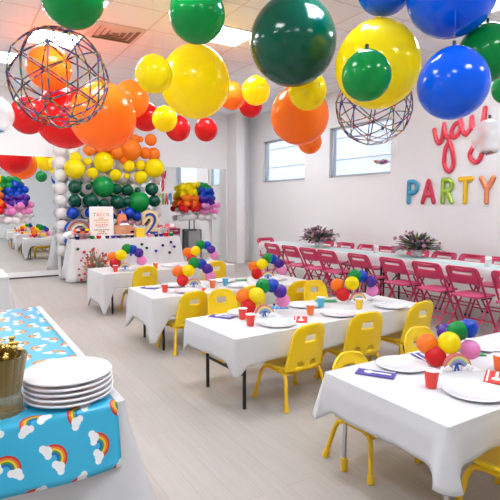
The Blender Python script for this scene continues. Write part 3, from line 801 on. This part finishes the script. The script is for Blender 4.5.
# ------------------------------------------------------------------ dessert table
DX0, DX1, DY0, DY1, DH = 2.02, 4.28, 9.98, 10.50, .83
folding_table('dessert_table', DX0, DX1, DY0, DY1, DH, 'dessert table in front of the balloon wall, under white cloth')
cloth(DX0, DX1, DY0, DY1, DH, .81, .0, 'floor-length white cloth on the dessert table', seed=12, flare=.10, sag=.13, ctip=.2, rip=.014)
pm_ = MB()
for k, (x, z, c) in enumerate([(2.10, .66, 'dark_green'), (2.22, .60, 'red'), (2.35, .52, 'green'), (2.30, .35, 'red'), (3.5, .62, 'dark_green'), (3.7, .55, 'royal_blue'), (3.86, .66, 'navy'), (4.0, .5, 'dark_green'), (4.12, .62, 'purple'), (3.3, .58, 'royal_blue'), (3.4, .70, 'dark_green'), (3.15, .5, 'purple'), (4.05, .72, 'navy')]):
    yy = DY0-.02-.145*(DH-z)/.81
    o = MB().ball((0, 0, 0), .032, 12).build('pompom', latex(c), None, loc=(x, yy-.02, z)); tag(o, '%s pompom on the front of the dessert tablecloth' % c.replace('_', ' '), 'pompom', 'pompoms on the dessert cloth')
fl = ('red_flowers', mat('flower_red', (190, 60, 60), .7), 'b'); fp = ('peach_flowers', mat('flower_peach', (236, 180, 150), .7), 'b'); sg = ('sage_leaves', mat('sage', (140, 152, 128), .7), 'leaf')
leafy('floor_flowers', (2.36, 9.60, .002), 'red and peach flower arrangement on the floor before the dessert table', .36, .66, [fl, fp, sg, sg, fl], 8, mat('pot_white', (230, 226, 220), .6), n=170)
leafy('floor_flowers', (2.80, 9.62, .002), 'peach flowers on the floor behind the farthest child table', .22, .55, [fp, sg, sg], 9, mat('pot_white', (230, 226, 220), .6), n=90)
DZ = DH+.008
def text_mesh(s, size, ext, off=0., bev=0.):
    cu = bpy.data.curves.new('t', 'FONT'); cu.body = s; cu.size = size; cu.extrude = ext; cu.offset = off; cu.bevel_depth = bev; cu.align_x = 'CENTER'
    ob = bpy.data.objects.new('t', cu); COL.objects.link(ob)
    dg = bpy.context.evaluated_depsgraph_get(); me = bpy.data.meshes.new_from_object(ob.evaluated_get(dg))
    bpy.data.objects.remove(ob); bpy.data.curves.remove(cu)
    return me
def text_part(name, s, size, ext, m, parent, loc, off=0., bev=0., rot=(R(90), 0, 0)):
    me = text_mesh(s, size, ext, off, bev); me.materials.clear(); me.materials.append(m)
    o = link(name, me, parent, loc=loc); o.rotation_euler = rot
    return o
o = thing('framed_sign', (2.66, 10.24, DZ), 'white framed sign with colourful lettering on the dessert table', 'sign')
q = MB().box((-.24, -.015, 0), (.24, .015, .04)); q.box((-.24, -.015, .61), (.24, .015, .65)); q.box((-.24, -.015, .04), (-.205, .015, .61)); q.box((.205, -.015, .04), (.24, .015, .61))
q.build('frame', M_white, o); MB().box((-.205, -.004, .04), (.205, .012, .61)).build('paper', mat('paper', (250, 240, 232), .7), o)
for k, (ch, c) in enumerate(zip('TACOS', ((60, 150, 110), (230, 100, 70), (236, 110, 150), (200, 180, 70), (60, 160, 120)))):
    text_part('letter', ch, .10, .002, mat('ink_%d' % k, c, .7), o, (-.14+k*.07, -.006, .45))
for k, (z, c, w0) in enumerate([(.40, (236, 120, 140), .05), (.36, (190, 170, 90), .15), (.31, (230, 170, 120), .12), (.26, (220, 110, 110), .13), (.22, (190, 190, 180), .1), (.16, (110, 150, 90), .15), (.12, (224, 80, 60), .06), (.08, (210, 130, 80), .1)]):
    q = MB(); x = -w0
    while x < w0-.01: l = random.uniform(.02, .05); q.box((x, -.007, z), (min(w0, x+l), -.0035, z+.022)); x += l+.012
    q.build('print', mat('print_%d' % k, c, .7), o)
q = MB().box((-.015, .012, .0), (.015, .09, .01)); q.box((-.015, .012, 0), (.015, .02, .4)); q.build('stand', M_white, o)
o = thing('birthday_cake', (3.08, 10.22, DZ), 'two-tier tan cake with rainbow topper on a white stand, dessert table', 'cake')
MB().lathe([(0, 0), (.1, 0), (.03, .02), (.03, .05), (.21, .06), (.21, .075), (0, .075)], (0, 0, 0), 28).build('cake_stand', M_plate, o)
tan = mat('cake_tan', (200, 140, 100), .7); org = mat('cake_orange', (214, 120, 70), .7)
MB().lathe([(0, .075), (.165, .075), (.17, .09), (.17, .24), (.16, .255), (0, .255)], (0, 0, 0), 32).build('lower_tier', tan, o)
MB().lathe([(0, .255), (.10, .255), (.10, .41), (.085, .47), (.06, .50), (0, .50)], (0, 0, 0), 28).build('upper_tier', org, o)
q = MB()
for k in range(5): q.ball((-.07+.035*k, -.155, .275+.01*(k % 2)), .028, 10)
q.build('icing_cloud', M_white, o)
q = MB(); q.tube([(.06*math.cos(PI*k/10), -.12, .28+.07*math.sin(PI*k/10)) for k in range(11)], .012, 8); q.build('rainbow', latex('royal_blue'), o)
MB().tube([(0, 0, .49), (0, 0, .57)], .008, 8).build('candle', M_white, o)
o = thing('marquee_number', (3.74, 10.30, DZ), 'gold-edged number 2 with blue face standing on dessert table', 'number')
text_part('edge', '2', .68, .04, mat('pale_gold', (226, 200, 150), .45), o, (0, 0, .045), .055)
text_part('face', '2', .68, .004, mat('face_blue', (30, 60, 150), .45), o, (0, -.044, .045), -.004)
o = thing('yellow_box', (3.42, 10.12, DZ), 'small yellow gift box before the number 2 on the dessert table', 'box')
MB().box((-.09, -.07, 0), (.09, .07, .16)).build('box', mat('box_yellow', (250, 206, 50), .5), o, bevel=.005); MB().box((-.095, -.075, .16), (.095, .075, .19)).build('lid', mat('box_yellow', (250, 206, 50), .5), o, bevel=.004)
pkm = mat('stand_pink', (240, 160, 160), .4)
def cakestand(x, y, h, r, label):
    o = thing('cake_stand', (x, y, DZ), label, 'cake stand')
    MB().lathe([(0, 0), (.07, 0), (.025, .02), (.025, h-.02), (r, h-.01), (r, h+.006), (0, h+.006)], (0, 0, 0), 28).build('stand', pkm, o)
    return h+.006
h1 = cakestand(2.24, 10.18, .12, .19, 'pink cake stand with treats, left end of the dessert table')
cols = ['yellow', 'navy', 'red', 'dark_green', 'orange', 'white', 'navy', 'yellow', 'red']
for k in range(9):
    a = k*2*PI/8; rr = .115 if k < 8 else 0
    q = MB().lathe([(0, 0), (.03, 0), (.042, .04), (0, .04)], (0, 0, 0), 12); o = thing('cupcake', (2.24+rr*math.cos(a), 10.18+rr*math.sin(a), DZ+h1), 'cupcake with coloured icing on the left pink cake stand', 'cupcake', 0, 'cupcakes on the left stand')
    q.build('wrapper', latex('navy' if k % 2 else 'orange'), o); MB().ball((0, 0, .052), .042, 12, sq=(1, 1, .85)).build('icing', latex(cols[k]), o)
q = MB(); o = thing('rainbow_decoration', (2.24, 10.36, DZ), 'grey and pink rainbow arch behind the left cake stand, dessert table', 'decoration')
for i, c in enumerate([(150, 160, 180), (200, 80, 80), (170, 190, 140), (240, 220, 210)]):
    MB().tube([((.24-.035*i)*math.cos(PI*k/16), 0, .14+(.24-.035*i)*math.sin(PI*k/16)) for k in range(17)], .0185, 8).build('band', mat('arch_%d' % i, c, .6), o)
for sx in (-1, 1):
    q = MB()
    for dx, dz in ((-.06, .07), (.0, .09), (.06, .07)): q.ball((sx*.19+dx, 0, dz), .07, 12)
    q.build('cloud', M_white, o)
h2 = cakestand(4.14, 10.26, .20, .16, 'pink cake stand at right of number 2, dessert table')
for k in range(5):
    a = k*2*PI/5; o = MB().box((-.03, -.03, 0), (.03, .03, .06)).build('treat_box', mat('treat_pink', (236, 120, 140), .5) if k % 2 else M_white, None, bevel=.005, loc=(4.14+.09*math.cos(a), 10.26+.09*math.sin(a), DZ+h2)); tag(o, 'small %s treat on the right pink cake stand' % ('pink' if k % 2 else 'white'), 'treat', 'treats on the right stand')
for k, (x, y, c, r) in enumerate([(4.0, 10.08, 'red', .06), (4.12, 10.07, 'green', .055), (2.42, 10.06, 'green', .05), (2.55, 10.06, 'red', .05), (2.72, 10.06, 'navy', .045), (2.84, 10.06, 'purple', .045), (2.95, 10.06, 'purple', .045), (3.25, 10.08, 'navy', .04), (3.62, 10.08, 'pink', .05), (3.78, 10.08, 'navy', .045), (2.12, 10.02, 'navy', .05), (3.9, 10.1, 'purple', .05)]):
    o = thing('treat_jar', (x, y, DZ), '%s round treat pot on the front edge of the dessert table, %s from its left' % (c, ORD[min(9, [2.12, 2.42, 2.55, 2.72, 2.84, 2.95, 3.25, 3.62, 3.78, 3.9, 4.0, 4.12].index(x))] if x < 4.05 else 'last'), 'treat pot', 0, 'treat pots on the dessert table')
    MB().lathe([(0, 0), (r*.7, 0), (r, r*.8), (r*.9, r*1.3), (0, r*1.3)], (0, 0, 0), 14).build('pot', latex(c), o); MB().ball((0, 0, r*1.35), r*.6, 10, sq=(1, 1, .6)).build('topping', latex('white'), o)
o = thing('striped_gift', (3.30, 10.34, DZ), 'pink and navy wrapped parcel between cake and number 2', 'gift')
MB().box((-.10, -.08, 0), (.10, .06, .22)).build('parcel', mat('parcel_pink', (230, 150, 150), .6), o, bevel=.005); MB().box((-.105, -.085, .09), (.105, .065, .13)).build('ribbon', latex('navy'), o)

# ------------------------------------------------------------------ buffet table in the foreground
BX0, BX1, BY0, BY1, BH = -.28, .55, 1.84, 3.94, .752
folding_table('buffet_table', BX0, BX1, BY0, BY1, BH, 'buffet table in the left foreground under the rainbow cover', 'black')
cloth(BX0, BX1, BY0, BY1, BH, .52, .10, 'white cloth under the blue rainbow cover in left foreground', seed=21, flare=.14, sag=.05, ctip=.16)
def rainbow_mat():
    m = bpy.data.materials.new('rainbow_print'); m.use_nodes = True; nt = m.node_tree; b = nt.nodes['Principled BSDF']; L = nt.links.new
    uv = nt.nodes.new('ShaderNodeUVMap'); uv.uv_map = 'print'; sp = nt.nodes.new('ShaderNodeSeparateXYZ'); L(uv.outputs['UV'], sp.inputs['Vector'])
    def M(op, a, bb=None, c=None):
        n = nt.nodes.new('ShaderNodeMath'); n.operation = op
        for i, v in enumerate((a, bb, c)):
            if v is None: continue
            if isinstance(v, (int, float)): n.inputs[i].default_value = v
            else: L(v, n.inputs[i])
        return n.outputs[0]
    def mixc(f, a, bb):
        n = nt.nodes.new('ShaderNodeMix'); n.data_type = 'RGBA'; L(f, n.inputs['Factor'])
        for k, v in (('A', a), ('B', bb)):
            if isinstance(v, tuple): n.inputs[k].default_value = (*srgb(v), 1)
            else: L(v, n.inputs[k])
        return n.outputs['Result']
    CW, CH = .155, .135
    vrow = M('DIVIDE', sp.outputs['Y'], CH); row = M('FLOOR', vrow)
    ucol = M('ADD', M('DIVIDE', sp.outputs['X'], CW), M('MULTIPLY', row, .43)); colm = M('FLOOR', ucol)
    px = M('MULTIPLY', M('SUBTRACT', M('FRACT', ucol), .5), CW); py = M('MULTIPLY', M('SUBTRACT', M('FRACT', vrow), .5), CH)
    # per-cell tilt
    ang = M('MULTIPLY', M('SINE', M('ADD', M('MULTIPLY', colm, 12.9), M('MULTIPLY', row, 78.2))), 1.7)
    ca, sa = M('COSINE', ang), M('SINE', ang)
    qx = M('SUBTRACT', M('MULTIPLY', px, ca), M('MULTIPLY', py, sa)); qy = M('ADD', M('ADD', M('MULTIPLY', px, sa), M('MULTIPLY', py, ca)), .012)
    r = M('SQRT', M('ADD', M('MULTIPLY', qx, qx), M('MULTIPLY', qy, qy)))
    up = M('GREATER_THAN', qy, 0.)
    base = (52, 182, 222)
    colr = base
    for R0, c in [(.050, (206, 44, 40)), (.043, (240, 120, 36)), (.036, (250, 206, 40)), (.029, (60, 160, 70)), (.022, (30, 100, 190)), (.014, base)]:
        f = M('MULTIPLY', M('LESS_THAN', r, R0), up); colr = mixc(f, colr, c)
    for sx in (-1, 1):
        for dx, dy, rr in ((-.014, .0, .013), (.002, .006, .017), (.017, -.001, .012)):
            ex = M('SUBTRACT', qx, sx*.036+dx); ey = M('SUBTRACT', qy, dy-.004)
            d = M('SQRT', M('ADD', M('MULTIPLY', ex, ex), M('MULTIPLY', ey, ey)))
            colr = mixc(M('LESS_THAN', d, rr), colr, (250, 250, 252))
    L(colr, b.inputs['Base Color']); b.inputs['Roughness'].default_value = .28; b.inputs['Coat Weight'].default_value = .2
    return m
def cover(x0, x1, y0, y1, z, drop, label):
    bm = bmesh.new(); uvl = bm.loops.layers.uv.new('print')
    prof = [(y1, z)]; n = 40
    for k in range(1, n+1): prof.append((y1+(y0+.012-y1)*k/n, z))
    for k in range(1, 5): a = PI/2*k/4; prof.append((y0+.012-.020*math.sin(a), z-.020*(1-math.cos(a))))
    for k in range(1, 11): prof.append((y0-.008-.028*(k/10), z-.020-drop*k/10))
    s_ = 0; rows = []; nx = 24
    for i, (y, zz) in enumerate(prof):
        if i: s_ += math.hypot(y-prof[i-1][0], zz-prof[i-1][1])
        rw = []
        for j in range(nx+1):
            t = j/nx; x = x0+(x1-x0)*t
            wv = .010*math.sin(t*9+1) * (max(0, z-zz)/drop)
            rw.append((bm.verts.new((x, y-wv-(.012*(max(0, z-zz)/drop)), zz)), (x, -s_)))
        rows.append(rw)
    for i in range(len(rows)-1):
        for j in range(nx):
            q = [rows[i][j], rows[i+1][j], rows[i+1][j+1], rows[i][j+1]]
            f = bm.faces.new([a[0] for a in q]); f.smooth = True
            for l, a in zip(f.loops, q): l[uvl].uv = a[1]
    me = bpy.data.meshes.new('table_cover'); bm.to_mesh(me); bm.free(); me.materials.append(rainbow_mat())
    o = link('table_cover', me, None, solid=.0015)
    return tag(o, label, 'table cover')
cover(-.27, .515, BY0-.012, BY1-.02, BH+.0085, .215, 'blue plastic table cover printed with rainbows and clouds, left foreground')
BZ = BH+.0105
for k in range(5):
    m = MB().lathe([(0, 0), (.1, 0), (.108, .004), (.166, .014), (.171, .020), (.166, .024), (.110, .011), (.1, .007), (0, .007)], (0, 0, 0), 48)
    o = m.build('serving_plate', M_plate, None, loc=(.372+random.uniform(-.002, .002), 2.0+random.uniform(-.002, .002), BZ+k*.0205))
    tag(o, 'white plate in the foreground stack, %s' % ['at the bottom', 'second from the bottom', 'in the middle', 'second from the top', 'topmost'][k], 'plate', 'white plates stacked in the foreground')
o = thing('ribbed_vase', (.125, 1.96, BZ), 'ribbed smoky glass vase holding gold cutlery, left foreground', 'vase')
rib = lambda a: 1+.075*abs(math.sin(a*9))
M_smoke = clear_mat('smoky_glass', (150, 128, 74), .62, .06)
MB().lathe([(0, 0), (.070, 0), (.070, .055), (.064, .068), (.092, .215), (.087, .215), (.059, .074), (0, .07)], (0, 0, 0), 72, fn=rib).build('vase_body', M_smoke, o)
random.seed(11)
for k in range(26):
    a = k*2.4; rr = .066*math.sqrt((k+.5)/26)
    b0 = Vector((.06*.6*math.cos(a)*.6, .06*.6*math.sin(a)*.6, .074)); t0 = Vector((rr*1.25*math.cos(a), rr*1.25*math.sin(a), .232+random.uniform(-.012, .03)))
    m = MB(); m.tube([b0, b0.lerp(t0, .7), t0], [.004, .005, .0085], 8); m.ball(t0, .0105, 10, sq=(1.2, 1.2, .8))
    ob = m.build('gold_cutlery', M_gold, None, loc=(.125, 1.96, BZ)); tag(ob, 'gold cutlery handle standing in the ribbed vase, left foreground', 'cutlery', 'gold cutlery in the vase')
# second covered table further along the left edge
folding_table('side_table', -.9, .50, 5.75, 6.5, .75, 'white-clothed side table at the far left edge of the photo')
cloth(-.9, .50, 5.75, 6.5, .75, .62, .06, 'white cloth on the side table at the left edge', seed=31, flare=.08, sag=.04)
o = MB().box((-.85, 5.80, 0), (.40, 6.45, .003)).build('table_mat', mat('teal_mat', (120, 190, 200), .5), None, loc=(0, 0, .757)); tag(o, 'teal mat on the side table at the left edge', 'table mat')

# ------------------------------------------------------------------ light, camera
wd = bpy.data.worlds.new('World'); sc.world = wd; wd.use_nodes = True
nt = wd.node_tree; bg = nt.nodes['Background']
sky = nt.nodes.new('ShaderNodeTexSky'); sky.sky_type = 'NISHITA'; sky.sun_elevation = R(48); sky.sun_rotation = R(-100); sky.sun_disc = False
nt.links.new(sky.outputs['Color'], bg.inputs['Color']); bg.inputs['Strength'].default_value = .21
sun = bpy.data.lights.new('sun', 'SUN'); sun.energy = 1.9; sun.angle = R(2)
so = bpy.data.objects.new('sun', sun); COL.objects.link(so); so.rotation_euler = (R(40), 0, R(-60)); so.location = (-5, 5, 12)
so.rotation_euler = Vector((.75, .15, -.9)).to_track_quat('-Z', 'Y').to_euler()

cam = bpy.data.cameras.new('camera'); co = bpy.data.objects.new('camera', cam); COL.objects.link(co)
cam.sensor_width = 36; cam.lens = 490/500*36; cam.clip_start = .05
co.location = (0, 0, 1.52)
pitch = math.atan(45/490)
co.rotation_euler = (PI/2-pitch, 0, -R(31.4))
sc.camera = co
sc.view_settings.view_transform = 'Standard'; sc.view_settings.look = 'None'; sc.view_settings.gamma = 1; sc.view_settings.use_curve_mapping = False
sc.view_settings.exposure = 0.48
sc.cycles.use_denoising = True
sc.cycles.max_bounces = 8; sc.cycles.diffuse_bounces = 5; sc.cycles.transparent_max_bounces = 16
